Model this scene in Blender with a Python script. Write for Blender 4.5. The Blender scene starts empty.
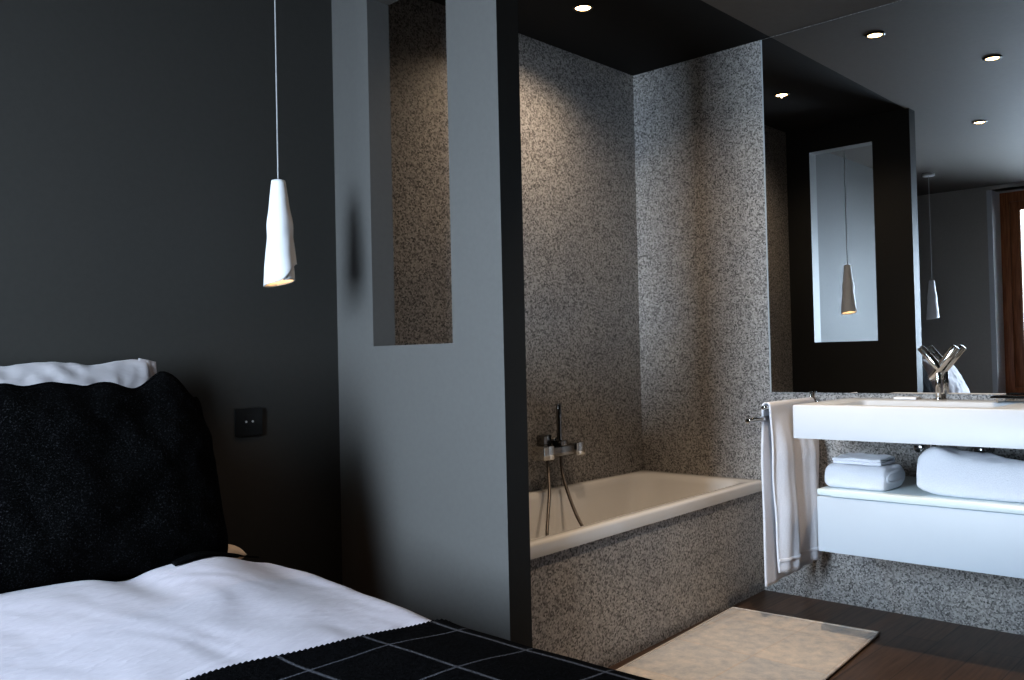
import bpy, bmesh, math, random
from mathutils import Vector, Matrix, noise
random.seed(7)
S = bpy.context.scene
COL = S.collection
PI = math.pi

# ------------------------------------------------------------------ measured layout (metres)
XW = 3.778      # vanity wall
YB = 2.62       # granite wall of the bath alcove
YH = 2.672       # headboard wall
XL = -1.22      # window wall
YF = -1.30      # wall behind the viewer
H = 2.535       # ceiling
P1, P2, PE = 1.937, 2.035, 1.837      # partition: bed face, bath face, free end

# ------------------------------------------------------------------ materials
def new_mat(name):
    m = bpy.data.materials.new(name); m.use_nodes = True
    nt = m.node_tree
    return m, nt, nt.nodes['Principled BSDF']

def setp(b, **k):
    for a, v in k.items():
        b.inputs[a.replace('_', ' ')].default_value = v

def coords(nt, scale=(1, 1, 1), kind='Object'):
    tc = nt.nodes.new('ShaderNodeTexCoord'); mp = nt.nodes.new('ShaderNodeMapping')
    mp.inputs['Scale'].default_value = scale
    nt.links.new(tc.outputs[kind], mp.inputs['Vector'])
    return mp.outputs['Vector']

def tex_noise(nt, vec, scale, detail=3, rough=0.5):
    n = nt.nodes.new('ShaderNodeTexNoise')
    n.inputs['Scale'].default_value = scale; n.inputs['Detail'].default_value = detail
    n.inputs['Roughness'].default_value = rough
    nt.links.new(vec, n.inputs['Vector'])
    return n.outputs['Fac']

def ramp(nt, fac, stops, interp='LINEAR'):
    r = nt.nodes.new('ShaderNodeValToRGB'); r.color_ramp.interpolation = interp
    e = r.color_ramp.elements
    while len(e) < len(stops): e.new(0.5)
    for el, (p, c) in zip(e, stops):
        el.position = p; el.color = (*c, 1)
    nt.links.new(fac, r.inputs['Fac'])
    return r.outputs['Color']

def bump(nt, b, fac, strength, dist=0.002):
    bp = nt.nodes.new('ShaderNodeBump')
    bp.inputs['Strength'].default_value = strength; bp.inputs['Distance'].default_value = dist
    nt.links.new(fac, bp.inputs['Height']); nt.links.new(bp.outputs['Normal'], b.inputs['Normal'])

def mix(nt, fac, a, c, mode='MIX'):
    m = nt.nodes.new('ShaderNodeMix'); m.data_type = 'RGBA'; m.blend_type = mode
    if isinstance(fac, (int, float)): m.inputs[0].default_value = fac
    else: nt.links.new(fac, m.inputs[0])
    for i, v in ((6, a), (7, c)):
        if isinstance(v, tuple): m.inputs[i].default_value = (*v, 1)
        else: nt.links.new(v, m.inputs[i])
    return m.outputs[2]

def plain(name, col, rough=0.5, metal=0.0, nscale=None, var=0.06, bmp=0.0, spec=0.5):
    m, nt, b = new_mat(name)
    setp(b, Roughness=rough, Metallic=metal, Specular_IOR_Level=spec)
    v = coords(nt)
    f = tex_noise(nt, v, nscale or 30)
    c = ramp(nt, f, [(0.3, tuple(x * (1 - var) for x in col)), (0.7, tuple(min(1, x * (1 + var)) for x in col))])
    nt.links.new(c, b.inputs['Base Color'])
    if bmp: bump(nt, b, f, bmp)
    return m

def granite(name, tint=(1, 1, 1), gain=1.0):
    m, nt, b = new_mat(name)
    v = coords(nt)
    vo = nt.nodes.new('ShaderNodeTexVoronoi'); vo.inputs['Scale'].default_value = 160
    nt.links.new(v, vo.inputs['Vector'])
    sp = nt.nodes.new('ShaderNodeSeparateColor'); nt.links.new(vo.outputs['Color'], sp.inputs['Color'])
    f1 = tex_noise(nt, v, 120, 4, 0.6)
    ad = nt.nodes.new('ShaderNodeMath'); ad.operation = 'ADD'
    nt.links.new(sp.outputs['Red'], ad.inputs[0]); nt.links.new(f1, ad.inputs[1])
    hf = nt.nodes.new('ShaderNodeMath'); hf.operation = 'MULTIPLY'; hf.inputs[1].default_value = 0.5
    nt.links.new(ad.outputs[0], hf.inputs[0])
    t = lambda k: tuple(k * gain * x for x in tint)
    c = ramp(nt, hf.outputs[0], [(0.22, t(0.075)), (0.36, t(0.18)), (0.50, t(0.30)), (0.66, t(0.40)), (0.8, t(0.46))])
    big = tex_noise(nt, v, 3.2, 3)
    cl = ramp(nt, big, [(0.3, (0.82, 0.82, 0.84)), (0.7, (1, 0.98, 0.95))])
    nt.links.new(mix(nt, 1.0, c, cl, 'MULTIPLY'), b.inputs['Base Color'])
    setp(b, Roughness=0.42, Specular_IOR_Level=0.35)
    return m

def emission(name, col, strength):
    m, nt, b = new_mat(name)
    setp(b, Base_Color=(*col, 1), Emission_Color=(*col, 1), Emission_Strength=strength)
    return m

def wood_planks(name, c0, c1, c2, rough, plank=(1.4, 0.14)):
    m, nt, b = new_mat(name)
    v = coords(nt)
    br = nt.nodes.new('ShaderNodeTexBrick')
    br.inputs['Scale'].default_value = 1.0; br.inputs['Brick Width'].default_value = plank[0]
    br.inputs['Row Height'].default_value = plank[1]; br.inputs['Mortar Size'].default_value = 0.0025 if plank[0] < 3 else 0.0
    br.inputs['Color1'].default_value = (0.75, 0.75, 0.75, 1); br.inputs['Color2'].default_value = (1.15, 1.1, 1.05, 1)
    br.inputs['Mortar'].default_value = (0.3, 0.3, 0.3, 1)
    nt.links.new(v, br.inputs['Vector'])
    g = tex_noise(nt, coords(nt, (3, 45, 3)), 1.6, 6, 0.6)
    c = ramp(nt, g, [(0.3, c0), (0.52, c1), (0.75, c2)])
    nt.links.new(mix(nt, 1.0, c, br.outputs['Color'], 'MULTIPLY'), b.inputs['Base Color'])
    setp(b, Roughness=rough, Specular_IOR_Level=0.4)
    bump(nt, b, g, 0.12, 0.001)
    return m

def fabric(name, col, var=0.08, scale=160, bmp=0.4, rough=0.9, sheen=0.3, big=None, dist=0.002):
    m, nt, b = new_mat(name)
    v = coords(nt)
    f = tex_noise(nt, v, scale, 3, 0.7)
    c = ramp(nt, f, [(0.3, tuple(x * (1 - var) for x in col)), (0.7, tuple(min(1, x * (1 + var)) for x in col))])
    nt.links.new(c, b.inputs['Base Color'])
    setp(b, Roughness=rough, Sheen_Weight=sheen, Specular_IOR_Level=0.2)
    bump(nt, b, f, bmp, dist)
    return m

def linen(name, col):
    m, nt, b = new_mat(name)
    v = coords(nt, (1.2, 5.5, 1.6))
    mp = [n for n in nt.nodes if n.type == 'MAPPING'][0]
    mp.inputs['Rotation'].default_value = (0, 0, 0.42)
    n1 = tex_noise(nt, v, 3.2, 4, 0.55)
    rid = nt.nodes.new('ShaderNodeMath'); rid.operation = 'PINGPONG'; rid.inputs[1].default_value = 0.17
    nt.links.new(n1, rid.inputs[0])
    setp(b, Base_Color=(*col, 1), Roughness=0.85, Sheen_Weight=0.15, Specular_IOR_Level=0.15)
    bump(nt, b, rid.outputs[0], 0.30, 0.03)
    return m

M = {}
M['wall'] = plain('dark grey wall paint', (0.056, 0.053, 0.048), 0.62, nscale=60, var=0.03, bmp=0.02, spec=0.3)
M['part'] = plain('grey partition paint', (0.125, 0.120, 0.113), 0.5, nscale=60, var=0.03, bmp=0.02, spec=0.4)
M['part_shaded'] = plain('shaded partition paint', (0.020, 0.020, 0.019), 0.55, nscale=60, var=0.03, spec=0.3)  # partition paint on its unlit sides, shade put into the colour
M['ceil'] = plain('grey ceiling paint', (0.135, 0.120, 0.106), 0.7, nscale=40, var=0.03, spec=0.2)
M['wall_pale'] = plain('mid grey wall paint', (0.55, 0.52, 0.47), 0.6, nscale=60, var=0.03, bmp=0.02, spec=0.3)
M['ceil_shaded'] = plain('shaded ceiling paint', (0.018, 0.017, 0.016), 0.7, nscale=40, var=0.03, spec=0.15)  # ceiling colour darkened to carry the shade over the bath
M['reveal'] = plain('white reveal paint', (0.75, 0.77, 0.78), 0.6, nscale=40, var=0.02)
M['granite'] = granite('speckled granite', (1.0, 0.96, 0.92), 1.12)
M['granite_lit'] = granite('lit speckled granite', (1.0, 0.965, 0.93), 1.5)  # same granite on the tub front, bounce light painted into its colour
M['floor'] = wood_planks('dark oak boards', (0.055, 0.031, 0.019), (0.100, 0.060, 0.038), (0.15, 0.093, 0.06), 0.36)
M['oak'] = wood_planks('reddish window wood', (0.30, 0.11, 0.045), (0.50, 0.20, 0.085), (0.65, 0.30, 0.14), 0.4, (4, 4))
M['enamel'] = plain('white enamel', (0.72, 0.705, 0.69), 0.04, nscale=8, var=0.01)
M['solid'] = plain('white solid surface', (0.64, 0.67, 0.71), 0.42, nscale=8, var=0.01)
M['lacquer'] = plain('white lacquer', (0.60, 0.655, 0.715), 0.5, nscale=8, var=0.01)
M['lacquer_edge'] = plain('pale lacquer edge', (0.80, 0.88, 0.88), 0.25, nscale=8, var=0.01)
M['chrome'] = plain('polished chrome', (0.78, 0.77, 0.75), 0.07, 1.0, nscale=20, var=0.02)
M['chrome_dark'] = plain('dark chrome', (0.35, 0.34, 0.33), 0.16, 1.0, nscale=20, var=0.04)
M['hose'] = plain('grey metal hose', (0.16, 0.14, 0.125), 0.35, 0.7, nscale=300, var=0.3, bmp=0.4)
M['mirror'] = plain('mirror silver', (0.90, 0.91, 0.91), 0.0, 1.0, nscale=2, var=0.005)
M['edge'] = plain('polished mirror edge', (0.42, 0.46, 0.48), 0.25, 0.0, nscale=20, var=0.02)
M['black'] = plain('black plastic', (0.008, 0.008, 0.008), 0.4, nscale=20, var=0.05)
M['black_gloss'] = plain('black glass', (0.006, 0.006, 0.007), 0.08, nscale=20, var=0.05)
M['pin'] = plain('steel contact', (0.7, 0.7, 0.7), 0.3, 0.6, nscale=20)
M['porcelain'] = plain('matt white porcelain', (0.86, 0.86, 0.87), 0.55, nscale=25, var=0.02)
M['cord'] = plain('pale cord', (0.42, 0.42, 0.42), 0.6, nscale=200)
M['rose'] = plain('white metal rose', (0.8, 0.8, 0.8), 0.4, nscale=20)
M['towel'] = fabric('white terry towel', (0.90, 0.90, 0.95), 0.05, 260, 0.9, 0.95, 0.4, dist=0.004)
M['sheet'] = fabric('cream sheet', (0.72, 0.62, 0.52), 0.04, 60, 0.2, 0.9, 0.1)
M['linen'] = linen('crumpled white cotton', (0.50, 0.458, 0.500))
M['pillow'] = linen('white pillow cotton', (0.46, 0.43, 0.44))
M['bed'] = fabric('charcoal bed upholstery', (0.02, 0.02, 0.022), 0.1, 120, 0.3)

def felt_mat():
    m, nt, b = new_mat('charcoal wool felt')
    v = coords(nt)
    f = tex_noise(nt, v, 260, 2, 0.8)
    c = ramp(nt, f, [(0.45, (0.002, 0.002, 0.0022)), (0.60, (0.006, 0.006, 0.0065)), (0.74, (0.04, 0.04, 0.044))])
    nt.links.new(c, b.inputs['Base Color'])
    setp(b, Roughness=1.0, Sheen_Weight=0.0, Specular_IOR_Level=0.03)
    bump(nt, b, f, 0.5, 0.003)
    return m
M['felt'] = felt_mat()

def blanket_mat():
    m, nt, b = new_mat('black windowpane wool')
    uv = nt.nodes.new('ShaderNodeUVMap'); uv.uv_map = 'weave'
    sx = nt.nodes.new('ShaderNodeSeparateXYZ'); nt.links.new(uv.outputs['UV'], sx.inputs['Vector'])
    ob = coords(nt)
    fz = tex_noise(nt, ob, 130, 3, 0.7)
    def line(axis, off, period, half):
        a = nt.nodes.new('ShaderNodeMath'); a.operation = 'ADD'; a.inputs[1].default_value = 50 * period - off
        nt.links.new(sx.outputs[axis], a.inputs[0])
        md = nt.nodes.new('ShaderNodeMath'); md.operation = 'MODULO'; md.inputs[1].default_value = period
        nt.links.new(a.outputs[0], md.inputs[0])
        sb = nt.nodes.new('ShaderNodeMath'); sb.operation = 'SUBTRACT'; sb.inputs[1].default_value = period / 2
        nt.links.new(md.outputs[0], sb.inputs[0])
        ab = nt.nodes.new('ShaderNodeMath'); ab.operation = 'ABSOLUTE'; nt.links.new(sb.outputs[0], ab.inputs[0])
        # distance from the stripe centre, made fuzzy by the wool
        nz = nt.nodes.new('ShaderNodeMath'); nz.operation = 'MULTIPLY_ADD'; nz.inputs[1].default_value = 0.009
        nt.links.new(fz, nz.inputs[0]); nt.links.new(ab.outputs[0], nz.inputs[2])
        mr = nt.nodes.new('ShaderNodeMapRange'); mr.inputs['From Min'].default_value = half * 0.5 + 0.0045
        mr.inputs['From Max'].default_value = half * 1.5 + 0.0045
        mr.inputs['To Min'].default_value = 1; mr.inputs['To Max'].default_value = 0
        nt.links.new(nz.outputs[0], mr.inputs['Value'])
        return mr.outputs['Result']
    PX, PY = 0.185, 0.195
    l1 = line('X', 1.136 - PX / 2, PX, 0.0036)
    l2 = line('Y', 1.383 - PY / 2, PY, 0.0026)
    mx = nt.nodes.new('ShaderNodeMath'); mx.operation = 'MAXIMUM'
    nt.links.new(l1, mx.inputs[0]); nt.links.new(l2, mx.inputs[1])
    ml = nt.nodes.new('ShaderNodeMath'); ml.operation = 'MULTIPLY'; ml.inputs[1].default_value = 0.6
    nt.links.new(mx.outputs[0], ml.inputs[0])
    base = ramp(nt, fz, [(0.35, (0.002, 0.002, 0.0022)), (0.7, (0.008, 0.008, 0.009))])
    pale = ramp(nt, fz, [(0.3, (0.07, 0.07, 0.08)), (0.7, (0.22, 0.22, 0.24))])
    nt.links.new(mix(nt, ml.outputs[0], base, pale), b.inputs['Base Color'])
    setp(b, Roughness=1.0, Sheen_Weight=0.0, Specular_IOR_Level=0.03)
    bump(nt, b, fz, 0.7, 0.004)
    return m
M['blanket'] = blanket_mat()

def mat_mat():
    m, nt, b = new_mat('patchwork beige hide')
    v = coords(nt)
    br = nt.nodes.new('ShaderNodeTexBrick'); br.offset = 0.0
    br.inputs['Scale'].default_value = 1.0; br.inputs['Brick Width'].default_value = 0.36; br.inputs['Row Height'].default_value = 0.31
    br.inputs['Mortar Size'].default_value = 0.004
    br.inputs['Color1'].default_value = (0.60, 0.535, 0.47, 1); br.inputs['Color2'].default_value = (0.50, 0.49, 0.485, 1)
    br.inputs['Mortar'].default_value = (0.56, 0.48, 0.41, 1)
    nt.links.new(v, br.inputs['Vector'])
    f = tex_noise(nt, v, 22, 6, 0.7); f2 = tex_noise(nt, v, 150, 3)
    cl = ramp(nt, f, [(0.3, (0.70, 0.72, 0.76)), (0.5, (0.95, 0.93, 0.9)), (0.68, (1.15, 1.08, 1.0))])
    nt.links.new(mix(nt, 1.0, br.outputs['Color'], cl, 'MULTIPLY'), b.inputs['Base Color'])
    setp(b, Roughness=0.9, Sheen_Weight=0.2, Specular_IOR_Level=0.2)
    bump(nt, b, f2, 0.5, 0.002)
    return m
M['mat'] = mat_mat()

def glass_mat():
    m, nt, b = new_mat('window glass')
    tr = nt.nodes.new('ShaderNodeBsdfTransparent'); gl = nt.nodes.new('ShaderNodeBsdfGlossy')
    gl.inputs['Roughness'].default_value = 0.02
    fr = nt.nodes.new('ShaderNodeFresnel'); fr.inputs['IOR'].default_value = 1.45
    ms = nt.nodes.new('ShaderNodeMixShader')
    nt.links.new(fr.outputs[0], ms.inputs[0]); nt.links.new(tr.outputs[0], ms.inputs[1]); nt.links.new(gl.outputs[0], ms.inputs[2])
    nt.links.new(ms.outputs[0], nt.nodes['Material Output'].inputs['Surface'])
    return m
M['glass'] = glass_mat()
M['bulb'] = emission('warm bulb', (1.0, 0.66, 0.30), 16)
M['lampbulb'] = emission('warm pendant bulb', (1.0, 0.62, 0.28), 9)

# ------------------------------------------------------------------ mesh helpers (world coordinates in, one object out)
def box(bm, lo, hi, bev=0.0, seg=2):
    r = bmesh.ops.create_cube(bm, size=1.0)
    vs = r['verts']
    for v in vs:
        v.co = Vector([lo[i] + (v.co[i] + 0.5) * (hi[i] - lo[i]) for i in range(3)])
    if bev:
        es = list({e for v in vs for e in v.link_edges})
        bmesh.ops.bevel(bm, geom=es, offset=bev, segments=seg, affect='EDGES', profile=0.5)
    return bm

def B(lo, hi, bev=0.0, seg=2):
    return box(bmesh.new(), lo, hi, bev, seg)

def ring_loft(bm, rings, cap0=True, cap1=True, closed=True):
    vr = [[bm.verts.new(p) for p in r] for r in rings]
    n = len(vr[0])
    for a, b in zip(vr[:-1], vr[1:]):
        for i in range(n if closed else n - 1):
            j = (i + 1) % n
            bm.faces.new((a[i], a[j], b[j], b[i]))
    if cap0: bm.faces.new(list(reversed(vr[0])))
    if cap1: bm.faces.new(vr[-1])
    return vr

def tube(bm, pts, r, n=12, cap=True):
    pts = [Vector(p) for p in pts]
    rs = r if isinstance(r, (list, tuple)) else [r] * len(pts)
    up = None; rings = []
    for i, p in enumerate(pts):
        t = (pts[min(i + 1, len(pts) - 1)] - pts[max(i - 1, 0)]).normalized()
        if up is None:
            up = Vector((0, 0, 1)) if abs(t.z) < 0.9 else Vector((1, 0, 0))
        s = t.cross(up).normalized(); up = s.cross(t).normalized()
        rings.append([p + rs[i] * (math.cos(a) * s + math.sin(a) * up) for a in [2 * PI * k / n for k in range(n)]])
    ring_loft(bm, rings, cap, cap)
    return bm

def cyl(p0, p1, r, n=24, bev=0.0, bm=None):
    bm = bm or bmesh.new()
    p0, p1 = Vector(p0), Vector(p1); d = (p1 - p0); L = d.length; d = d / L
    if bev:
        pts = [p0, p0 + d * bev * 0.3, p0 + d * bev, p1 - d * bev, p1 - d * bev * 0.3, p1]
        rs = [r - bev, r - bev * 0.3, r, r, r - bev * 0.3, r - bev]
        return tube(bm, pts, rs, n)
    return tube(bm, [p0, p1], r, n)

def smooth_pts(pts, k=8):
    pts = [Vector(p) for p in pts]; out = []
    for i in range(len(pts) - 1):
        p0, p1, p2, p3 = pts[max(i - 1, 0)], pts[i], pts[i + 1], pts[min(i + 2, len(pts) - 1)]
        for j in range(k):
            t = j / k
            out.append(0.5 * ((2 * p1) + (-p0 + p2) * t + (2 * p0 - 5 * p1 + 4 * p2 - p3) * t * t + (-p0 + 3 * p1 - 3 * p2 + p3) * t ** 3))
    out.append(pts[-1])
    return out

def grid(bm, nu, nv, fn, uvname=None, uvfn=None):
    vs = [[bm.verts.new(fn(i / nu, j / nv)) for j in range(nv + 1)] for i in range(nu + 1)]
    fs = []
    for i in range(nu):
        for j in range(nv):
            fs.append((bm.faces.new((vs[i][j], vs[i + 1][j], vs[i + 1][j + 1], vs[i][j + 1])), i, j))
    if uvname:
        L = bm.loops.layers.uv.new(uvname)
        for f, i, j in fs:
            for lp, (a, b) in zip(f.loops, ((i, j), (i + 1, j), (i + 1, j + 1), (i, j + 1))):
                lp[L].uv = uvfn(a / nu, b / nv)
    return vs

def rrect(cx, cy, hx, hy, r, n=6):
    out = []
    for qx, qy, a0 in ((1, 1, 0), (-1, 1, PI / 2), (-1, -1, PI), (1, -1, 1.5 * PI)):
        for k in range(n + 1):
            a = a0 + PI / 2 * k / n
            out.append((cx + qx * (hx - r) + r * math.cos(a), cy + qy * (hy - r) + r * math.sin(a)))
    return out

def world_loc(o):
    v = Vector(o.location)
    while o.parent: o = o.parent; v = v + Vector(o.location)
    return v

def obj(name, bm, m, parent=None, loc=None, smooth=True, angle=0.6):
    """one mesh object; bm holds world coordinates, origin goes to loc (or the parent's)"""
    pw = world_loc(parent) if parent else Vector((0, 0, 0))
    lw = Vector(loc) if loc is not None else pw
    bmesh.ops.recalc_face_normals(bm, faces=bm.faces[:])
    bm.transform(Matrix.Translation(-lw))
    me = bpy.data.meshes.new(name); bm.to_mesh(me); bm.free()
    if smooth:
        me.polygons.foreach_set('use_smooth', [True] * len(me.polygons))
        try: me.set_sharp_from_angle(angle=angle)
        except Exception: pass
    me.materials.append(m)
    o = bpy.data.objects.new(name, me); COL.objects.link(o)
    o.location = lw - pw
    if parent: o.parent = parent
    return o

def tag(o, label, cat, group=None):
    o['label'] = label; o['category'] = cat
    if group: o['group'] = group
    return o

def thing(name, label, cat, loc, group=None):
    o = bpy.data.objects.new(name, None); COL.objects.link(o); o.location = loc
    o.empty_display_size = 0.05
    return tag(o, label, cat, group)

def struct(name, bm, m, loc=(0, 0, 0), smooth=False):
    o = obj(name, bm, m, None, loc, smooth); o['kind'] = 'structure'
    return o

def mod(o, kind, **k):
    md = o.modifiers.new(kind.lower(), kind)
    for a, v in k.items(): setattr(md, a, v)
    return md

def sstep(a, b, x):
    t = max(0.0, min(1.0, (x - a) / (b - a))); return t * t * (3 - 2 * t)

def nz(x, y, z=0.0, s=1.0):
    return noise.noise(Vector((x * s, y * s, z * s)))

# ------------------------------------------------------------------ the room
T = 0.15
struct('floor', B((XL - 0.45, YF - T, -0.1), (XW + T, 3.17, 0)), M['floor'])
bm = bmesh.new()
box(bm, (XL - T, YF - T, H), (XW + T, PE + 0.02, H + 0.1)); box(bm, (XL - T, PE + 0.02, H), (P2 - 0.005, 3.17, H + 0.1))
struct('ceiling', bm, M['ceil'])
struct('ceiling_alcove', B((P2 - 0.005, PE + 0.02, H), (XW + T, 3.17, H + 0.1)), M['ceil_shaded'])  # bath part of the ceiling, partition's shade painted in as a darker colour
AX = -0.36      # left of this the headboard wall steps back into a shallow recess
struct('wall_back', B((AX, YH, 0), (P2 - 0.02, YH + 0.5, H)), M['wall'])
struct('wall_recess', B((XL - T, 3.02, 0), (AX, 3.02 + T, H)), M['wall'])
struct('wall_bath', B((P2 - 0.005, YB, 0), (XW + T, YH + T, H)), M['granite'])
struct('wall_right', B((XW, YF - T, 0), (XW + T, YB, H)), M['granite'])
struct('wall_front', B((XL - T, YF - T, 0), (XW, YF, H)), M['wall'])

# partition with its tall open slot
S0, S1, SB, ST = 2.060, 2.464, 1.147, 2.375
def partition():
    bm = bmesh.new()
    for lo, hi in (((P1, PE, 0), (P2, YH, SB)), ((P1, PE, ST), (P2, YH, H)), ((P1, PE, SB), (P2, S0, ST)), ((P1, S1, SB), (P2, YH, ST))):
        box(bm, lo, hi)
    bmesh.ops.remove_doubles(bm, verts=bm.verts[:], dist=1e-5)
    # drop the doubled inner faces
    cen = {}
    for f in bm.faces:
        k = tuple(round(c, 4) for c in f.calc_center_median()); cen.setdefault(k, []).append(f)
    bmesh.ops.delete(bm, geom=[f for fs in cen.values() if len(fs) > 1 for f in fs], context='FACES')
    o = struct('wall_partition', bm, M['part'])
    o.data.materials.append(M['part_shaded'])  # bath face and free end take the colour with painted shade
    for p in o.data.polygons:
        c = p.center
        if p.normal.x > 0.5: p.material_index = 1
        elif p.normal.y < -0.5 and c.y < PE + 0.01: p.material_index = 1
    return o
partition()

# window wall with a tall opening, reveal, wood casement
W0, W1, WB, WT = 0.86, 2.245, 0.60, 2.50
bm = bmesh.new()
for lo, hi in (((XL - T, YF - T, 0), (XL, W0, H)), ((XL - T, W1, 0), (XL, 3.02, H)), ((XL - T, W0, WT), (XL, W1, H)), ((XL - T, W0, 0), (XL, W1, WB))):
    box(bm, lo, hi)
struct('wall_left', bm, M['wall_pale'])
XO = XL - 0.42
bm = bmesh.new()
box(bm, (XO, W1 - 0.012, 0), (XL + 0.001, W1 + 0.03, WT)); box(bm, (XO, W0 - 0.03, 0), (XL + 0.001, W0 + 0.012, WT))
box(bm, (XO, W0 - 0.03, WT), (XL - 0.001, W1 + 0.03, WT + 0.03)); box(bm, (XO, W0 - 0.03, WB - 0.03), (XL - 0.001, W1 + 0.03, WB))
struct('trim_1', bm, M['reveal'])
struct('trim_2', B((XO + 0.12, W0 - 0.0, WB - 0.001), (XL + 0.04, W1 - 0.012, WB + 0.04), 0.006), M['oak'])
win = bpy.data.objects.new('window_1', None); COL.objects.link(win); win.location = (XL - 0.3, (W0 + W1) / 2, WB); win['kind'] = 'structure'
FX0, FX1 = XL - 0.34, XL - 0.26
bm = bmesh.new()
for lo, hi in (((FX0, W0, WB), (FX1, W0 + 0.09, WT)), ((FX0, W1 - 0.09, WB), (FX1, W1, WT)), ((FX0, W0 + 0.086, WT - 0.09), (FX1 - 0.002, W1 - 0.086, WT)),
               ((FX0, W0 + 0.086, WB), (FX1 - 0.002, W1 - 0.086, WB + 0.12))):
    box(bm, lo, hi, 0.008)
obj('window_frame', bm, M['oak'], win)
bm = bmesh.new()
a0, a1, b0, b1 = W0 + 0.09, W1 - 0.09, WB + 0.12, WT - 0.09
for lo, hi in (((FX0 + 0.02, a0, b0), (FX1 - 0.015, a0 + 0.08, b1)), ((FX0 + 0.02, a1 - 0.08, b0), (FX1 - 0.015, a1, b1)),
               ((FX0 + 0.02, a0 + 0.076, b1 - 0.08), (FX1 - 0.017, a1 - 0.076, b1)), ((FX0 + 0.02, a0 + 0.076, b0), (FX1 - 0.017, a1 - 0.076, b0 + 0.1))):
    box(bm, lo, hi, 0.006)
obj('sash', bm, M['oak'], win)
obj('pane', B((FX0 + 0.035, a0 + 0.07, b0 + 0.09), (FX0 + 0.041, a1 - 0.07, b1 - 0.07)), M['glass'], win, smooth=False)

# ------------------------------------------------------------------ bathtub
tub = thing('bathtub', 'white enamel bathtub with speckled granite front in the corner alcove', 'bathtub', ((P2 + XW) / 2, 2.27, 0))
TX0, TX1, TY0, TY1, TZ = P2 + 0.004, XW - 0.004, 1.918, YB - 0.004, 0.507
def skew(bm):      # the front of the tub runs very slightly out of square with the wall
    for v in bm.verts:
        k = (TY1 - v.co.y) / (TY1 - TY0)
        v.co.y += max(0, k) * (-0.043 + 0.075 * (v.co.x - TX0) / (TX1 - TX0))
    return bm
def tub_bm():
    bm = bmesh.new()
    cx, cy = (TX0 + TX1) / 2, (TY0 + TY1) / 2; hx, hy = (TX1 - TX0) / 2, (TY1 - TY0) / 2
    n = 8
    L = []
    def R(ix0, ix1, iy0, iy1, r, z):
        x0, x1, y0, y1 = TX0 + ix0, TX1 - ix1, TY0 + iy0, TY1 - iy1
        return [(x, y, z) for x, y in rrect((x0 + x1) / 2, (y0 + y1) / 2, (x1 - x0) / 2, (y1 - y0) / 2, r, n)]
    L.append(R(0.03, 0.03, 0.03, 0.03, 0.02, TZ - 0.048))
    L.append(R(0, 0, 0, 0, 0.014, TZ - 0.048))
    L.append(R(0, 0, 0, 0, 0.014, TZ - 0.012))
    L.append(R(0.004, 0.004, 0.004, 0.004, 0.014, TZ - 0.003))
    L.append(R(0.012, 0.012, 0.012, 0.012, 0.014, TZ))
    L.append(R(0.05, 0.075, 0.045, 0.05, 0.10, TZ - 0.001))
    L.append(R(0.06, 0.09, 0.054, 0.058, 0.11, TZ - 0.008))
    L.append(R(0.068, 0.10, 0.060, 0.064, 0.12, TZ - 0.03))
    L.append(R(0.085, 0.15, 0.072, 0.076, 0.13, TZ - 0.15))
    L.append(R(0.11, 0.25, 0.09, 0.095, 0.14, TZ - 0.30))
    L.append(R(0.14, 0.33, 0.115, 0.12, 0.15, TZ - 0.37))
    L.append(R(0.20, 0.41, 0.16, 0.165, 0.15, TZ - 0.40))
    ring_loft(bm, L, False, True)
    skew(bm); return bm
obj('basin', tub_bm(), M['enamel'], tub, angle=1.2)
obj('apron_panel', skew(B((TX0, 1.930, 0), (TX1, 1.955, TZ - 0.047))), M['granite_lit'], tub, smooth=False)
bm = cyl((2.75, 2.27, TZ - 0.399), (2.75, 2.27, TZ - 0.392), 0.032, 24, 0.003)
tub_drain = obj('drain', bm, M['chrome'], tub)

# ------------------------------------------------------------------ bath mixer with hand shower
mx = thing('bath_mixer', 'chrome wall mixer with upright hand shower and two hoses above the bathtub', 'faucet', (3.03, YB, 0.66))
ym = 2.555
bm = B((2.962, 2.575, 0.690), (3.012, YB + 0.0, 0.748), 0.004); obj('mounting_block', bm, M['chrome_dark'], mx)
bm = bmesh.new(); cyl((3.045, YB, 0.715), (3.045, 2.57, 0.715), 0.022, 24, 0.003, bm); obj('wall_flange', bm, M['chrome'], mx)
obj('mixer_body', B((2.965, ym - 0.030, 0.655), (3.120, ym + 0.030, 0.698), 0.004), M['chrome_dark'], mx)
obj('control_knob', B((2.895, ym - 0.036, 0.645), (2.965, ym + 0.034, 0.706), 0.004), M['chrome'], mx)
obj('control_knob', B((3.120, ym - 0.036, 0.648), (3.180, ym + 0.034, 0.706), 0.004), M['chrome'], mx)
obj('shower_holder', B((3.022, ym - 0.028, 0.698), (3.066, ym + 0.028, 0.722), 0.004), M['chrome_dark'], mx)
bm = bmesh.new(); tube(bm, [(3.043, ym, 0.70), (3.043, ym, 0.75), (3.042, ym, 0.82), (3.041, ym, 0.882), (3.041, ym, 0.886)], [0.011, 0.0115, 0.012, 0.0125, 0.010], 18)
obj('hand_shower', bm, M['chrome_dark'], mx)
def hose(pts):
    bm = bmesh.new(); tube(bm, smooth_pts(pts, 10), 0.0072, 10); return obj('hose', bm, M['hose'], mx, angle=2)
hose([(2.955, ym, 0.66), (2.945, 2.54, 0.60), (2.89, 2.49, 0.52), (2.82, 2.44, 0.43), (2.765, 2.40, 0.36), (2.74, 2.37, 0.22), (2.76, 2.33, 0.112)])
hose([(3.05, ym, 0.66), (3.045, 2.548, 0.60), (3.03, 2.52, 0.54), (3.01, 2.46, 0.44), (3.00, 2.40, 0.36), (3.02, 2.32, 0.26), (2.98, 2.22, 0.16), (2.90, 2.20, 0.112)])

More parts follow.
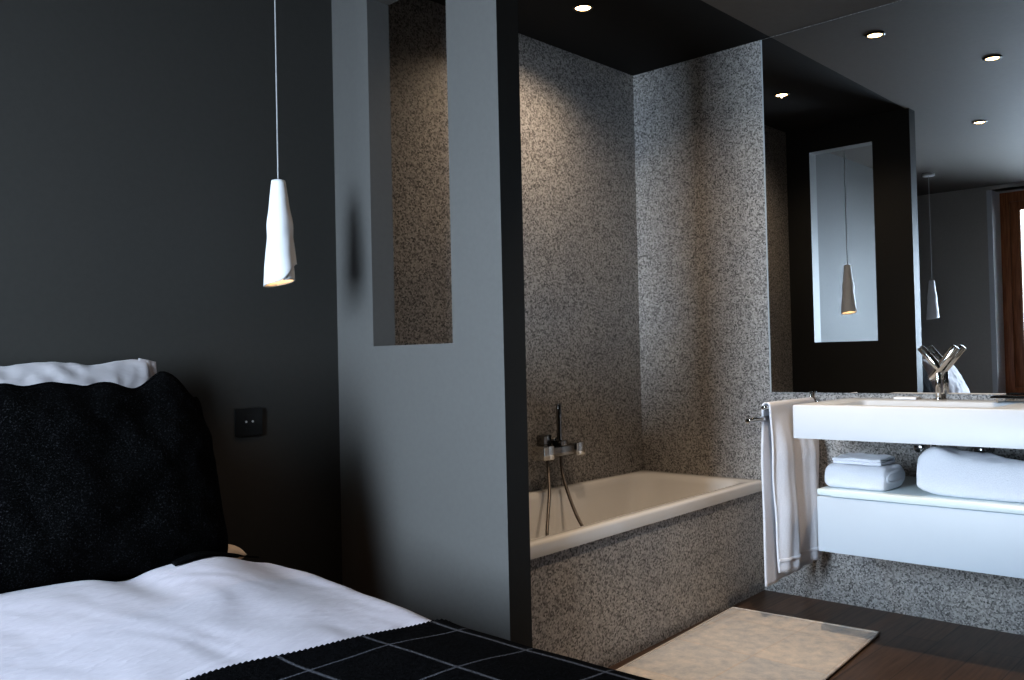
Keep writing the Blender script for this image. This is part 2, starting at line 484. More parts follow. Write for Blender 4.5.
# ------------------------------------------------------------------ mirror
MX = XW - 0.006
mir = thing('wall_mirror', 'large frameless mirror reaching the ceiling above the white washbasin', 'mirror', (XW, 1.0, 0.912))
MY1, MY0, MB = 1.897, -0.35, 0.912
obj('mirror_glass', B((MX, MY0, MB), (XW, MY1, H - 0.004)), M['mirror'], mir, smooth=False)
bm = B((MX - 0.001, MY1, MB), (XW, MY1 + 0.007, H - 0.004)); obj('polished_edge', bm, M['edge'], mir, smooth=False)

# ------------------------------------------------------------------ washbasin slab
SX0, SY1, SY0, SZ0, SZ1 = 3.228, 1.541, 0.28, 0.763, 0.890
sk = thing('washbasin', 'wide white slab washbasin with sunken rectangular bowl under the mirror', 'sink', (3.5, 0.95, SZ0))
def slab():
    bm = bmesh.new(); n = 6
    cx, cy, hx, hy = (SX0 + XW) / 2, (SY0 + SY1) / 2, (XW - SX0) / 2 - 0.001, (SY1 - SY0) / 2
    bx0, bx1, by0, by1 = 3.300, 3.625, 0.86, 1.425
    def O(ins, z): return [(x, y, z) for x, y in rrect(cx, cy, hx - ins, hy - ins, 0.006, n)]
    def I(ins, z, r): return [(x, y, z) for x, y in rrect((bx0 + bx1) / 2, (by0 + by1) / 2, (bx1 - bx0) / 2 - ins, (by1 - by0) / 2 - ins, r, n)]
    L = [O(0, SZ0), O(0, SZ1 - 0.003), O(0.003, SZ1), I(-0.003, SZ1, 0.025), I(0.003, SZ1 - 0.005, 0.025), I(0.008, SZ1 - 0.05, 0.03), I(0.02, SZ1 - 0.085, 0.04), I(0.05, SZ1 - 0.095, 0.04)]
    ring_loft(bm, L, True, True)
    return bm
obj('slab_top', slab(), M['solid'], sk, angle=0.9)
bm = cyl((3.47, 1.142, SZ1 - 0.0952), (3.47, 1.142, SZ1 - 0.088), 0.022, 24, 0.002); obj('drain', bm, M['chrome'], sk)

# drain trap and valves underneath
tr = thing('basin_trap', 'chrome waste trap with pipe to the wall beneath the white washbasin', 'pipe', (3.55, 1.142, 0.60))
bm = bmesh.new(); cyl((3.56, 1.142, 0.764), (3.56, 1.142, 0.735), 0.030, 20, 0.003, bm); obj('nut', bm, M['chrome_dark'], tr)
bm = bmesh.new(); cyl((3.56, 1.142, 0.74), (3.56, 1.142, 0.62), 0.016, 18, 0.0, bm); obj('tailpipe', bm, M['chrome_dark'], tr)
bm = bmesh.new(); cyl((3.56, 1.142, 0.685), (3.56, 1.142, 0.595), 0.034, 24, 0.006, bm); obj('bottle', bm, M['chrome_dark'], tr)
bm = bmesh.new(); tube(bm, [(3.59, 1.142, 0.665), (3.65, 1.142, 0.665), (XW, 1.142, 0.665)], 0.014, 16); obj('outlet_pipe', bm, M['chrome'], tr)
bm = bmesh.new(); cyl((XW, 1.142, 0.665), (XW - 0.012, 1.142, 0.665), 0.034, 24, 0.003, bm); obj('wall_flange', bm, M['chrome'], tr)
def valve(y, label):
    v = thing('stop_valve', label, 'valve', (XW, y, 0.70), None)
    bm = bmesh.new(); cyl((XW, y, 0.70), (XW - 0.008, y, 0.70), 0.026, 20, 0.002, bm); obj('wall_flange', bm, M['chrome'], v)
    bm = bmesh.new(); cyl((XW - 0.006, y, 0.70), (XW - 0.075, y, 0.70), 0.012, 16, 0.002, bm); obj('valve_body', bm, M['chrome'], v)
    bm = bmesh.new(); cyl((XW - 0.072, y, 0.70), (XW - 0.098, y, 0.70), 0.019, 12, 0.004, bm); obj('handwheel', bm, M['chrome_dark'], v)
    bm = bmesh.new(); tube(bm, smooth_pts([(XW - 0.05, y, 0.708), (XW - 0.05, y, 0.73), (XW - 0.075, y + (1.142 - y) * 0.35, 0.742), (XW - 0.10, y + (1.142 - y) * 0.7, 0.752), (XW - 0.11, y + (1.142 - y) * 0.75, 0.764)], 6), 0.006, 8)
    obj('supply_hose', bm, M['hose'], v)
valve(1.232, 'chrome stop valve under the washbasin, left of the waste trap')
valve(1.010, 'chrome stop valve under the washbasin, right of the waste trap')

# ------------------------------------------------------------------ basin faucet: column with two crossed barrels
fx, fy = 3.726, 1.163
fa = thing('basin_faucet', 'chrome faucet with crossed slanting barrels on the white washbasin', 'faucet', (fx, fy, SZ1))
bm = bmesh.new(); cyl((fx, fy, SZ1), (fx, fy, SZ1 + 0.006), 0.022, 28, 0.002, bm); obj('base_ring', bm, M['chrome'], fa)
bm = bmesh.new(); cyl((fx, fy, SZ1 + 0.004), (fx, fy, 1.03), 0.0105, 24, 0.002, bm); obj('column', bm, M['chrome'], fa)
bm = bmesh.new(); cyl((fx, fy - 0.070, 1.100), (fx, fy + 0.028, 0.975), 0.0145, 28, 0.002, bm); sp = obj('spout_barrel', bm, M['chrome'], fa)
bm = bmesh.new(); cyl((fx, fy + 0.0275, 0.9755), (fx, fy + 0.032, 0.970), 0.0105, 20, 0.001, bm); obj('aerator', bm, M['chrome_dark'], sp)
bm = bmesh.new(); cyl((fx - 0.004, fy - 0.008, 1.014), (fx - 0.004, fy + 0.062, 1.100), 0.0145, 28, 0.002, bm); hd = obj('handle_barrel', bm, M['chrome'], fa)
bm = bmesh.new(); cyl((fx - 0.004, fy + 0.036, 1.068), (fx - 0.004, fy + 0.0385, 1.071), 0.0152, 24, 0.0005, bm); obj('groove_ring', bm, M['chrome_dark'], hd)

# small things on the slab
soap = thing('soap_tray', 'slim black tray on the right end of the white washbasin', 'tray', (3.66, 0.90, SZ1))
obj('tray_plate', B((3.60, 0.70, SZ1 + 0.016), (3.73, 0.945, SZ1 + 0.024), 0.003), M['black_gloss'], soap)
for x in (3.615, 3.715):
    for y in (0.715, 0.925):
        bm = bmesh.new(); cyl((x, y, SZ1), (x, y, SZ1 + 0.018), 0.005, 12, 0, bm); obj('foot', bm, M['chrome'], soap)
tag(obj('ceramic_dish', B((3.715, 1.245, SZ1), (3.760, 1.335, SZ1 + 0.010), 0.004, 3), M['porcelain'], None, (3.74, 1.29, SZ1)),
    'small flat white dish lying against the mirror left of the faucet', 'dish')

# ------------------------------------------------------------------ drawer unit
DX0, DY1, DY0, DZ0, DZ1 = 3.250, 1.462, 0.28, 0.338, 0.572
dr = thing('drawer_unit', 'long white wall-hung drawer unit beneath the washbasin', 'cabinet', (3.5, 0.9, DZ0))
bm = bmesh.new()
box(bm, (DX0 + 0.02, DY0, DZ0 + 0.002), (XW, DY1, DZ1 - 0.022), 0.002)
obj('carcass', bm, M['lacquer'], dr)
obj('top_board', B((DX0 + 0.004, DY0, DZ1 - 0.022), (XW, DY1, DZ1), 0.0015), M['lacquer_edge'], dr)
obj('drawer_front', B((DX0, DY0, DZ0), (DX0 + 0.0195, DY1 - 0.0, DZ1 - 0.026), 0.0015), M['lacquer'], dr)
obj('grip_strip', B((DX0 - 0.002, DY0, DZ1 - 0.024), (DX0 + 0.004, DY1 - 0.055, DZ1 - 0.002), 0.001), M['lacquer_edge'], dr)

# ------------------------------------------------------------------ towel holder and hanging towel
th = thing('towel_holder', 'chrome swivelling towel holder with two arms beside the washbasin', 'towel rail', (XW, 1.70, 0.80))
bm = B((XW - 0.008, 1.680, 0.785), (XW, 1.712, 0.882), 0.003); obj('wall_plate', bm, M['chrome'], th)
bm = bmesh.new(); cyl((XW - 0.030, 1.70, 0.795), (XW - 0.030, 1.70, 0.918), 0.006, 18, 0.001, bm); box(bm, (XW - 0.04, 1.694, 0.85), (XW - 0.008, 1.706, 0.862)); obj('post', bm, M['chrome'], th)
BZ = 0.872
bm = bmesh.new(); cyl((XW - 0.035, 1.70, BZ), (3.285, 1.692, BZ), 0.0085, 18, 0.001, bm); obj('arm', bm, M['chrome'], th)
bm = bmesh.new(); cyl((XW - 0.035, 1.70, 0.828), (3.182, 1.706, 0.826), 0.0105, 18, 0.001, bm); obj('arm', bm, M['chrome'], th)

def hung(x0, x1, zl, zr, side, seed, depth, spread=0.05, off=0.0):
    """half of a draped towel: side -1 falls on the near side of the bar, +1 behind it"""
    def f(u, v):
        x = x0 + (x1 - x0) * u
        if v < 0.12:
            a = v / 0.12 * PI / 2
            y = 1.692 + side * math.sin(a) * (0.013 + off); z = BZ + 0.001 + (0.016 + off) * math.cos(a)
            k = 0
        else:
            t = (v - 0.12) / 0.88
            zb = zl + (zr - zl) * u
            z = BZ - t * (BZ - zb); k = sstep(0, 0.35, t)
            y = 1.692 + side * (0.013 + off)
            fold = math.sin(u * 15 + seed + 0.7 * math.sin(u * 5 + t)) * 0.55 + math.sin(u * 27 + seed * 2 + t) * 0.25
            y += k * (fold * depth + 0.5 * depth * nz(u * 4, t * 3, seed)) + side * (0.004 * t + k * depth * (0.9 if side < 0 else 0.55))
            x += (x - (x0 + x1) / 2) * spread * t + 0.012 * k * nz(u * 3, t * 2.5, seed + 4)
        return (x, y, z)
    return f
ht = thing('hanging_towel', 'white terry towel hanging in folds over the rail left of the washbasin', 'towel', (3.45, 1.69, 0.18))
def layer(name, f, nu=70, nv=60):
    bm = bmesh.new(); grid(bm, nu, nv, f)
    o = obj(name, bm, M['towel'], ht, angle=3)
    mod(o, 'SOLIDIFY', thickness=0.008, offset=0)
    return o
layer('front_layer', hung(3.318, 3.73, 0.205, 0.215, -1, 0.5, 0.025, -0.11))
layer('back_layer', hung(3.306, 3.74, 0.150, 0.170, 1, 2.1, 0.008, 0.0))
def hemf(u, v):
    f = hung(3.318, 3.73, 0.205, 0.215, -1, 0.5, 0.025, -0.11)
    p = Vector(f(u, 0.93 + 0.018 * v)); return p + Vector((0, -0.0065, 0))
bm = bmesh.new(); grid(bm, 70, 2, hemf); o = obj('hem_band', bm, M['towel'], ht, angle=3); mod(o, 'SOLIDIFY', thickness=0.004, offset=0)

# ------------------------------------------------------------------ folded towels on the drawer unit
def folded(name, label, y0, y1, x0, x1, z0, h, layers, seed, taper=0.0, cat='towel', sag=0.0, grp=None, roundy=0.02, lump=1.0, peak=0.0):
    """serpentine of layers with rounded folds toward the front, extruded along Y"""
    t = thing(name, label, cat, ((x0 + x1) / 2, (y0 + y1) / 2, z0), grp)
    nY = 44
    for k in range(layers):
        lh = h / layers
        prof = []
        za, zb = k * lh, (k + 1) * lh
        rr = lh * 0.5
        m = 10
        for j in range(m + 1):
            a = PI / 2 + PI * j / m
            ca_, sa_ = math.cos(a), math.sin(a); rx = min(rr, 0.045)
            prof.append((rx - rx * abs(ca_) ** 0.75, (za + zb) / 2 + rr * 0.99 * math.copysign(abs(sa_) ** 0.8, sa_), 1.0))
        W = x1 - x0
        for j in range(1, 10): prof.append((rr + (W - 2 * rr) * j / 10, za, 0))
        for j in range(m + 1):
            a = -PI / 2 + PI * j / m
            prof.append((W - rr + rr * math.cos(a), (za + zb) / 2 + rr * 0.99 * math.sin(a), 1.0))
        for j in range(1, 10): prof.append((W - rr - (W - 2 * rr) * j / 10, zb, 0))
        rings = []
        for i in range(nY + 1):
            v = i / nY; y = y1 + (y0 - y1) * v
            e = min(v, 1 - v) * (y1 - y0)
            sq = 1.0
            if e < roundy: sq = 0.72 + 0.28 * math.sqrt(max(0, 1 - (1 - e / roundy) ** 2))
            hs = (1 - taper * v) * (1 - sag * math.sin(PI * v)) * (1 + peak * math.exp(-((v - 0.10) / 0.10) ** 2))
            ring = []
            for px, pz, ff in prof:
                mid = (za + zb) / 2
                zz = (mid + (pz - mid) * sq) * hs
                n1 = nz(y * 9, px * 9, k * 3 + seed); n2 = nz(y * 26, px * 26 + pz * 20, k * 5 + seed + 9)
                xx = x0 + W / 2 + (px - W / 2) * (0.96 + 0.04 * sq) + 0.007 * n1 + 0.003 * n2 + 0.006 * nz(k * 3.3, seed)
                zz = zz + lump * (0.006 * n1 + 0.0035 * n2) * min(1, zz / 0.02)
                xx += lump * 0.010 * (zz / h) ** 2 if h > 0.1 else 0
                ring.append((xx, y + 0.005 * nz(px * 15, pz * 30, seed + k), z0 + max(0.0005, zz)))
            rings.append(ring)
        bm = bmesh.new(); ring_loft(bm, rings)
        obj('folded_layer', bm, M['towel'], t, angle=1.3)
    return t
DT = DZ1
folded('folded_towel', 'small folded white towel on the left end of the drawer unit', 1.222, 1.445, 3.285, 3.50, DT, 0.092, 1, 3.0, 0.06, grp=None)
pts = smooth_pts([(3.47, 1.2235, DT + 0.030), (3.40, 1.2225, DT + 0.028), (3.335, 1.2225, DT + 0.034), (3.312, 1.2225, DT + 0.047), (3.335, 1.2225, DT + 0.060), (3.40, 1.2225, DT + 0.064), (3.47, 1.2235, DT + 0.062)], 5)
bm = bmesh.new(); tube(bm, pts, 0.006, 8); ft = bpy.data.objects['folded_towel']; obj('inner_fold', bm, M['towel'], ft, angle=3)
fc = folded('folded_washcloth', 'thin folded white washcloth on top of the left folded towel', 1.245, 1.425, 3.315, 3.47, DT + 0.092, 0.026, 2, 8.0, 0.0)
folded('bath_towel', 'large bulky folded white bath towel on the right of the drawer unit', 0.60, 1.112, 3.29, 3.51, DT, 0.150, 1, 12.0, 0.20, roundy=0.075, lump=1.9, peak=0.13)

# ------------------------------------------------------------------ bath mat
ang = 0.072
bmx = bmesh.new()
def matf(u, v):
    lx, ly = -1.10 * u, -0.600 * v
    ca, sa = math.cos(ang), math.sin(ang)
    x = 3.405 + lx * ca - ly * sa; y = 1.918 + lx * sa + ly * ca
    e = min(u, v, 1 - u, 1 - v)
    return (x, y, 0.012 + 0.002 * nz(x * 6, y * 6) - 0.004 * (1 - sstep(0, 0.03, e)))
grid(bmx, 80, 50, matf)
bmt = thing('bath_mat', 'beige patchwork bath mat on the dark floor in front of the bathtub', 'bath mat', (2.9, 1.56, 0.0))
o = obj('mat_field', bmx, M['mat'], bmt, angle=3); mod(o, 'SOLIDIFY', thickness=0.009, offset=-1)
bm = bmesh.new()
edge = [matf(u / 20, 0) for u in range(21)] + [matf(1, v / 20) for v in range(1, 21)] + [matf(1 - u / 20, 1) for u in range(1, 21)] + [matf(0, 1 - v / 20) for v in range(1, 20)]
pts = [Vector((p[0], p[1], 0.0075)) for p in edge]
tube(bm, pts + [pts[0]], 0.0058, 8, False)
obj('bound_edge', bm, M['mat'], bmt, angle=3)

# ------------------------------------------------------------------ ceiling spotlights
def spotlight(x, y, label, watts, cone=92):
    t = thing('ceiling_spotlight', label, 'ceiling light', (x, y, H), 'recessed ceiling spotlights')
    bm = bmesh.new(); n = 28
    prof = [(0.034, H - 0.0005), (0.044, H - 0.0005), (0.044, H - 0.005), (0.040, H - 0.008), (0.034, H - 0.008), (0.031, H - 0.003)]
    rings = [[(x + r * math.cos(2 * PI * k / n), y + r * math.sin(2 * PI * k / n), z) for k in range(n)] for r, z in prof + [prof[0]]]
    ring_loft(bm, rings, False, False); obj('trim_ring', bm, M['black'], t)
    bm = bmesh.new()
    prof = [(0.031, H - 0.0015), (0.031, H - 0.004), (0.022, H - 0.007), (0.010, H - 0.008)]
    rings = [[(x + r * math.cos(2 * PI * k / n), y + r * math.sin(2 * PI * k / n), z) for k in range(n)] for r, z in prof]
    ring_loft(bm, rings); obj('bulb', bm, M['bulb'], t)
    ld = bpy.data.lights.new('spot', 'SPOT'); ld.energy = watts; ld.color = (1.0, 0.79, 0.58)
    ld.spot_size = math.radians(cone); ld.spot_blend = 1.0; ld.shadow_soft_size = 0.006
    lo = bpy.data.objects.new('spot_beam', ld); COL.objects.link(lo); lo.location = (0, 0, -0.017); lo.parent = t
spotlight(2.878, 2.236, 'small round recessed spotlight in the dark ceiling above the bathtub', 30, 150)
spotlight(3.446, 1.505, 'round recessed spotlight near the mirror, seen reflected at its top', 13)
spotlight(2.680, 1.215, 'round recessed spotlight between bath and bedroom, seen in the mirror at upper right', 84)
spotlight(1.353, 1.633, 'round recessed spotlight over the bed, faintest one seen in the mirror', 5)

# ------------------------------------------------------------------ pendant lamps
def pendant(lx, ly, zb, zt, label, rot, watts):
    t = thing('pendant_lamp', label, 'pendant lamp', (lx, ly, zb), 'white porcelain pendants beside the bed')
    bm = bmesh.new(); Hh = zt - zb
    nA, nZ = 72, 40; A = 2 * PI + 1.25
    def rad(s):      # s: 0 bottom .. 1 top
        r = 0.0195 + (0.0505 - 0.0195) * (1 - s) ** 0.85
        r += 0.0035 * math.exp(-((s - 0.60) / 0.09) ** 2) - 0.0012 * math.exp(-((s - 0.46) / 0.06) ** 2)
        return r
    def f(u, v):
        a = A * u; s = v
        # outer flap is cut on a slant: its lower edge rises with the angle
        zlow = 0.010 * math.sin(a + 0.6) + (0.05 * sstep(2 * PI - 0.3, A, a))
        z = zb + 0.012 + zlow * (1 - s) + s * (Hh - 0.012)
        r = rad((z - zb) / Hh) * (0.90 + 0.13 * a / A) + 0.003 * nz(math.cos(a) * 1.5, math.sin(a) * 1.5, s * 5 + lx) * (1 - s)
        r += 0.006 * sstep(A - 0.5, A, a) * (1 - s)
        return (lx + r * math.cos(a + rot), ly + r * math.sin(a + rot), z)
    grid(bm, nA, nZ, f)
    # small closed cap
    o = obj('lamp_shade', bm, M['porcelain'], t, angle=1.4); mod(o, 'SOLIDIFY', thickness=0.0035, offset=0)
    bm = bmesh.new(); cyl((lx, ly, zt - 0.006), (lx, ly, zt + 0.002), 0.0185, 24, 0.002, bm); obj('shade_cap', bm, M['porcelain'], t)
    bm = bmesh.new(); tube(bm, [(lx, ly, zt), (lx, ly, (zt + H) / 2), (lx, ly, H - 0.015)], 0.0024, 8); obj('cord', bm, M['cord'], t)
    bm = bmesh.new(); cyl((lx, ly, H), (lx, ly, H - 0.022), 0.048, 28, 0.004, bm); obj('ceiling_rose', bm, M['rose'], t)
    bm = bmesh.new(); bmesh.ops.create_uvsphere(bm, u_segments=16, v_segments=10, radius=0.021)
    bm.transform(Matrix.Translation((lx, ly, zb + 0.055))); obj('bulb', bm, M['lampbulb'], t)
    ld = bpy.data.lights.new('pendant_glow', 'SPOT'); ld.energy = watts; ld.color = (1.0, 0.62, 0.34)
    ld.spot_size = math.radians(66); ld.spot_blend = 0.8; ld.shadow_soft_size = 0.025
    lo = bpy.data.objects.new('pendant_beam', ld); COL.objects.link(lo); lo.location = (0, 0, 0.02); lo.parent = t
pendant(1.5475, 2.434, 1.335, 1.672, 'white rolled porcelain pendant hanging beside the dark bed cushion', 4.4, 3.0)
pendant(-0.175, 2.434, 1.325, 1.65, 'white rolled porcelain pendant on the far bed side, seen in the mirror', 2.6, 1.0)

# ------------------------------------------------------------------ wall socket
so = thing('wall_socket', 'square black wall socket on the dark wall beside the bed', 'socket', (1.566, YH, 0.903))
obj('cover_plate', B((1.517, YH - 0.010, 0.856), (1.616, YH, 0.948), 0.002), M['black'], so)
bm = bmesh.new(); cyl((1.566, YH - 0.0092, 0.903), (1.566, YH - 0.0112, 0.903), 0.024, 28, 0.0006, bm); obj('socket_insert', bm, M['black'], so)
for dx in (-0.012, 0.012):
    bm = bmesh.new(); cyl((1.566 + dx, YH - 0.0105, 0.903), (1.566 + dx, YH - 0.0125, 0.903), 0.0042, 12, 0.0005, bm); obj('contact', bm, M['pin'], so)

# ------------------------------------------------------------------ bed
BX0, BX1, BY0, BY1 = 0.035, 1.345, 0.52, 2.63
bed = thing('bed', 'low double bed with dark base and cream sheet against the dark wall', 'bed', (0.69, 1.57, 0))
obj('bed_base', B((BX0 - 0.01, BY0, 0.06), (BX1 + 0.01, BY1, 0.24), 0.012), M['bed'], bed)
for x in (BX0 + 0.08, BX1 - 0.08):
    for y in (BY0 + 0.1, BY1 - 0.1):
        bm = bmesh.new(); cyl((x, y, 0), (x, y, 0.07), 0.028, 16, 0.002, bm); obj('leg', bm, M['black'], bed)
obj('mattress', B((BX0, BY0 + 0.01, 0.24), (BX1, BY1, 0.475), 0.045, 4), M['sheet'], bed)

# duvet: cross-section across the bed (s) swept along its length
DXR, DXL = 1.374, -0.012
def top_z(x, y):
    z = 0.525 + 0.070 * sstep(1.40, 2.05, y)
    z += 0.010 * math.exp(-((x - 0.68) / 0.16) ** 2) * sstep(1.7, 2.1, y)
    z -= 0.018 * math.exp(-((x - 0.93) / 0.055) ** 2) * sstep(1.75, 2.15, y)
    z += 0.026 * math.exp(-((x - 1.20) / 0.13) ** 2) * sstep(1.85, 2.14, y)
    z += 0.006 * nz(x * 3.1, y * 2.6, 1.7) + 0.004 * nz(x * 7, y * 6, 4.2)
    return z
def edge_drop(y):      # how far the shoulder sits below the middle
    return 0.045 + 0.012 * sstep(2.0, 1.0, y)
def duvet_pt(s, y, lift=0.0, hang=0.24):
    """s in metres from the bed's middle line along the cloth, + to the right"""
    cxm = (DXR + DXL) / 2; half = (DXR - DXL) / 2
    sg = 1 if s >= 0 else -1; a = abs(s)
    rr = 0.07
    flat = half - rr
    arc = rr * PI / 2
    x = cxm; zd = 0; ed = 0.9 + 2.2 * sstep(1.55, 2.15, y)
    if a <= flat:
        x = cxm + sg * a; zd = 0
        soft = sstep(flat - 0.24, flat, a); zd = -soft * 0.018 * ed
    elif a <= flat + arc:
        t = (a - flat) / rr
        x = cxm + sg * (flat + rr * math.sin(t)); zd = -0.018 * ed - rr * (1 - math.cos(t))
    else:
        d = a - flat - arc
        x = cxm + sg * (half + 0.012 * math.sin(y * 11 + 1.3) * sstep(0, 0.12, d) + 0.01 * d); zd = -0.018 * ed - rr - d
    nx = lift if a > flat + arc * 0.5 else 0
    return Vector((x + sg * nx, y, top_z(x, y) + zd + (lift if a <= flat + arc else 0)))
SMAX = (DXR - DXL) / 2 - 0.07 + 0.07 * PI / 2 + 0.20
def duvet_f(u, v):
    s = (u * 2 - 1) * SMAX
    y = 0.50 + (2.24 - 0.50) * v
    p = duvet_pt(s, y)
    if v > 0.95:      # rolled head end
        t = (v - 0.95) / 0.05
        p.z -= 0.085 * t * t
    if v < 0.03:
        t = 1 - v / 0.03
        p.z -= 0.16 * t * t
    # creases
    if v < 0.95:
        w = nz(p.x * 5.0, p.y * 5.0, 7.1)
        p.z += 0.0025 * nz(p.x * 16 + p.y * 9 + 2 * w, p.y * 6 - p.x * 3, 3.3)
    return p
bm = bmesh.new(); grid(bm, 150, 150, duvet_f)
dv = tag(obj('duvet', bm, M['linen'], None, (0.69, 1.4, 0.475), angle=3), 'crumpled white duvet spread over the bed', 'duvet')
mod(dv, 'SOLIDIFY', thickness=0.03, offset=-1)

# blanket
BLY0, BLY1 = 0.44, 1.47
SB = SMAX + 0.06
def edge_y(s):
    return BLY1 + 0.022 * math.sin(s * 5.5 + 0.6) + 0.010 * math.sin(s * 13)
def blanket_f(u, v):
    s = (u * 2 - 1) * SB
    y = BLY0 + (edge_y(s) - BLY0) * v
    p = duvet_pt(s, y, 0.010)
    if y < 0.53:
        t = (0.53 - y) / 0.09; p.z -= 0.17 * t * t
        p.y -= 0.0
    return p
def blanket_uv(u, v):
    s = (u * 2 - 1) * SB
    return (0.69 + s + 0.016, BLY0 + (edge_y(s) - BLY0) * v)
bl = thing('wool_blanket', 'black wool blanket with thin pale windowpane lines across the bed foot', 'blanket', (0.69, 0.95, 0.52))
bm = bmesh.new(); grid(bm, 150, 90, blanket_f, 'weave', blanket_uv)
o = obj('blanket_cloth', bm, M['blanket'], bl, angle=3); mod(o, 'SOLIDIFY', thickness=0.009, offset=0)
bm = bmesh.new()
n = 170
for k in range(n + 1):
    s = -SB + 2 * SB * k / n
    p = duvet_pt(s, edge_y(s) + 0.002, 0.010)
    q = duvet_pt(s + 0.002, edge_y(s + 0.002) + 0.002, 0.010)
    r = bmesh.ops.create_icosphere(bm, subdivisions=1, radius=0.0068)
    for v in r['verts']: v.co = Vector((v.co.x * 0.85, v.co.y * 1.15, v.co.z * 0.95)) + p
obj('stitched_edge', bm, M['felt'], bl, angle=3)

# ------------------------------------------------------------------ cushions and pillows
def pillow_bm(c, hw, hh, ht, tilt, seed, sag=0.0, pull=0.05, expn=0.42, rz=0.0, wr=0.008, hang=None, flange=0.0, lump=0.0):
    """soft pillow: local u across, v up, thickness along the normal; tilt leans its top back (+Y)"""
    bm = bmesh.new(); n = 56
    ct, st = math.cos(tilt), math.sin(tilt); cz, sz = math.cos(rz), math.sin(rz)
    front, back = [], []
    for side, store in ((-1, front), (1, back)):
        for i in range(n + 1):
            row = []
            for j in range(n + 1):
                u = -1 + 2 * i / n; v = -1 + 2 * j / n
                uu = math.sin(u * PI / 2) * 0.35 + u * 0.65; vv = math.sin(v * PI / 2) * 0.35 + v * 0.65
                x = hw * uu * (1 - pull * (1 - vv * vv) * abs(uu))
                z = hh * vv * (1 - pull * (1 - uu * uu) * abs(vv))
                fx = max(0.0, 1 - abs(uu) ** 2.6); fz = max(0.0, 1 - abs(vv) ** 2.6)
                t = ht * (fx * fz) ** expn
                # gravity: more filling low down
                t *= 1 + sag * (-vv)
                nn = nz(uu * 2.2, vv * 2.2, seed) * lump + wr * nz(uu * 6 + vv * 2, vv * 5, seed + 3) + wr * 0.5 * nz(uu * 13, vv * 12, seed + 5)
                d = t + nn * (fx * fz) ** 0.25
                z += (0.012 * nz(uu * 3.1, 0.2, seed + 8) + 0.006 * nz(uu * 8, 0.6, seed)) * (0.5 + 0.5 * vv)
                x += 0.012 * nz(vv * 3.0, 0.7, seed + 6) * abs(uu)
                if hang: x, z = hang(x, z, uu, vv)
                p = Vector((x, side * d, z))
                p = Vector((p.x, p.y * ct + p.z * st, -p.y * st + p.z * ct))
                p = Vector((p.x * cz - p.y * sz, p.x * sz + p.y * cz, p.z))
                row.append(p + Vector(c))
            store.append(row)
    vf = [[bm.verts.new(p) for p in r] for r in front]
    vb = [[(vf[i][j] if i in (0, n) or j in (0, n) else bm.verts.new(back[i][j])) for j in range(n + 1)] for i in range(n + 1)]
    for i in range(n):
        for j in range(n):
            bm.faces.new((vf[i][j], vf[i + 1][j], vf[i + 1][j + 1], vf[i][j + 1]))
            q = [vb[i][j], vb[i][j + 1], vb[i + 1][j + 1], vb[i + 1][j]]
            if len(set(q)) == 4 and set(q) != {vf[i][j], vf[i + 1][j], vf[i + 1][j + 1], vf[i][j + 1]}:
                bm.faces.new(q)
    rim = [vf[i][0].co.copy() for i in range(n)] + [vf[n][j].co.copy() for j in range(n)] + [vf[n - i][n].co.copy() for i in range(n)] + [vf[0][n - j].co.copy() for j in range(n)]
    return bm, rim

def hang_dark(x, z, uu, vv):
    # lower right corner flops outwards
    z -= 0.055 * sstep(0.74, 1.0, uu) * max(0, vv) ** 3
    z += 0.022 * math.exp(-((uu - 0.66) / 0.10) ** 2) * max(0, vv) ** 3 - 0.016 * math.exp(-((uu - 0.36) / 0.12) ** 2) * max(0, vv) ** 3
    x -= 0.030 * sstep(0.2, 1.0, vv) * max(0, uu) ** 4
    return x, z
cu = thing('bed_cushion', 'large charcoal felt cushion leaning on white pillows, right side of bed', 'cushion', (0.925, 2.25, 0.56))
bm, rim = pillow_bm((0.900, 2.275, 0.812), 0.33, 0.250, 0.095, 0.22, 2.0, 0.35, 0.015, 0.34, 0, 0.007, hang_dark, lump=0.02)
obj('cushion_cover', bm, M['felt'], cu, angle=3)
bm = bmesh.new()
def lip(u, v):
    x = 1.03 + 0.285 * u
    y = 2.125 + 0.075 * u - 0.035 * v * math.sin(PI * min(1, u * 1.2 + 0.1)) ** 0.5
    return (x, y, duvet_pt(x - 0.681, y).z + 0.010 - 0.004 * v + 0.003 * math.sin(u * 9))
grid(bm, 30, 4, lip); o = obj('cover_hem', bm, M['felt'], cu, angle=3); mod(o, 'SOLIDIFY', thickness=0.006, offset=0)
bm = bmesh.new(); tube(bm, rim + [rim[0]], 0.005, 8, False); obj('piping', bm, M['felt'], cu, angle=3)

wp = thing('upright_pillow', 'white cotton pillow propped on the wall behind the charcoal cushion', 'pillow', (0.86, 2.53, 0.56))
bm, rim = pillow_bm((0.850, 2.525, 0.852), 0.330, 0.262, 0.062, 0.14, 5.0, 0.25, 0.01, 0.45, 0, 0.012, lump=0.01)
obj('pillow_cover', bm, M['pillow'], wp, angle=3)
bm = bmesh.new()
def flap(u, v):
    x = 1.150 + 0.052 * u; z = 0.60 + 0.520 * v
    return (x, 2.525 + (z - 0.845) * 0.141 - 0.004 + 0.006 * nz(u * 3, v * 7, 2), z - 0.012 * u * v)
grid(bm, 6, 24, flap); o = obj('flange', bm, M['pillow'], wp, angle=3); mod(o, 'SOLIDIFY', thickness=0.003, offset=0)

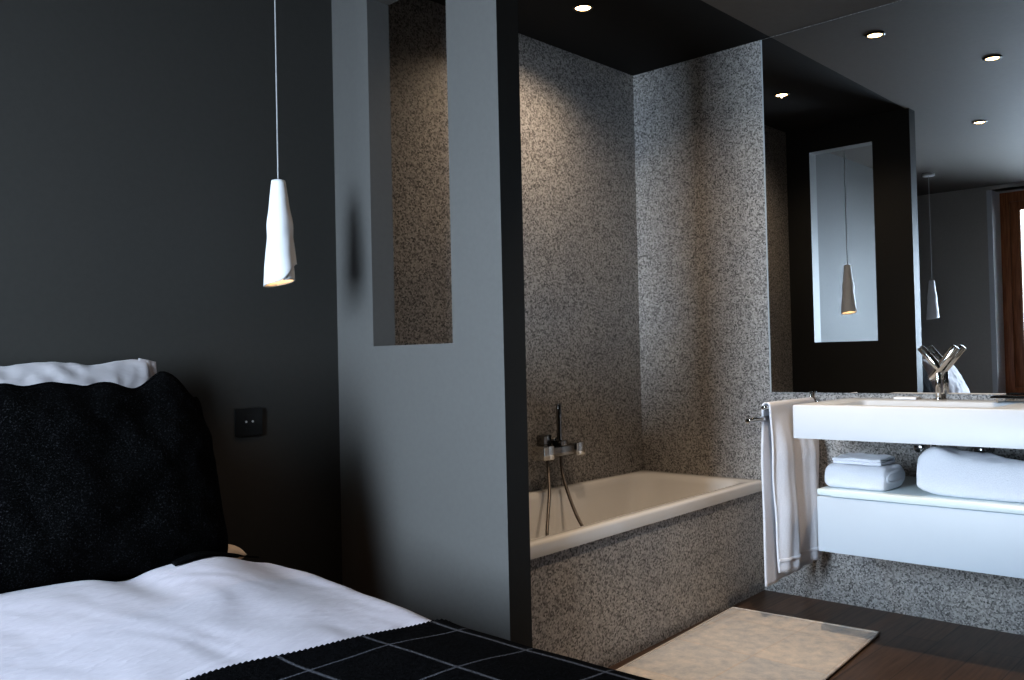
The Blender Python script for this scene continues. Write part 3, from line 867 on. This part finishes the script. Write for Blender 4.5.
fp = tag(obj('flat_pillow', pillow_bm((1.0, 2.47, 0.546), 0.355, 0.15, 0.058, PI / 2, 9.0, 0, 0.01, 0.4)[0], M['sheet'], None, (1.0, 2.40, 0.475), angle=3),
         'flat cream pillow lying under the charcoal cushion, its corner peeking out', 'pillow')
lp = tag(obj('leaning_pillow', pillow_bm((0.275, 2.23, 0.80), 0.29, 0.225, 0.115, 0.42, 14.0, 0.1, 0.01, 0.40)[0], M['pillow'], None, (0.275, 2.15, 0.56), angle=3),
         'plump white pillow on the far bed half, seen in the mirror behind the faucet', 'pillow')

# ------------------------------------------------------------------ daylight, sky, camera
ld = bpy.data.lights.new('daylight', 'AREA'); ld.shape = 'RECTANGLE'; ld.size = 1.4; ld.size_y = 0.72; ld.spread = math.radians(115)
ld.energy = 98; ld.color = (0.66, 0.82, 1.0)
lo = bpy.data.objects.new('daylight', ld); COL.objects.link(lo); lo.location = (XO - 0.02, 1.30, 1.45)
lo.rotation_euler = (0, -PI / 2 + math.radians(14), 0)

w = bpy.data.worlds.new('overcast sky'); S.world = w; w.use_nodes = True
bg = w.node_tree.nodes['Background']; bg.inputs['Color'].default_value = (0.72, 0.86, 1.0, 1); bg.inputs['Strength'].default_value = 8.0

cam = bpy.data.cameras.new('camera'); co = bpy.data.objects.new('camera', cam); COL.objects.link(co)
f = 886.27083897
def unit(a, b): return Vector((a, b, f)).normalized()
u = unit(-440 - 512, 378 - 340); v = unit(1337 - 512, 338 - 340)
wv = v.cross(u).normalized()
if wv.y > 0: wv = -wv
Rm = Matrix((v, u, wv))
right = Rm @ Vector((1, 0, 0)); up = Rm @ Vector((0, -1, 0)); back = Rm @ Vector((0, 0, -1))
co.matrix_world = Matrix(((right.x, up.x, back.x, 0), (right.y, up.y, back.y, 0), (right.z, up.z, back.z, 1.1), (0, 0, 0, 1)))
cam.sensor_width = 36; cam.sensor_fit = 'HORIZONTAL'; cam.lens = f / 1024 * 36; cam.clip_start = 0.02
S.camera = co
S.view_settings.view_transform = 'Standard'; S.view_settings.look = 'Medium High Contrast'; S.view_settings.exposure = 0; S.view_settings.gamma = 1.0
S.cycles.caustics_reflective = False; S.cycles.caustics_refractive = False
S.cycles.sample_clamp_indirect = 4
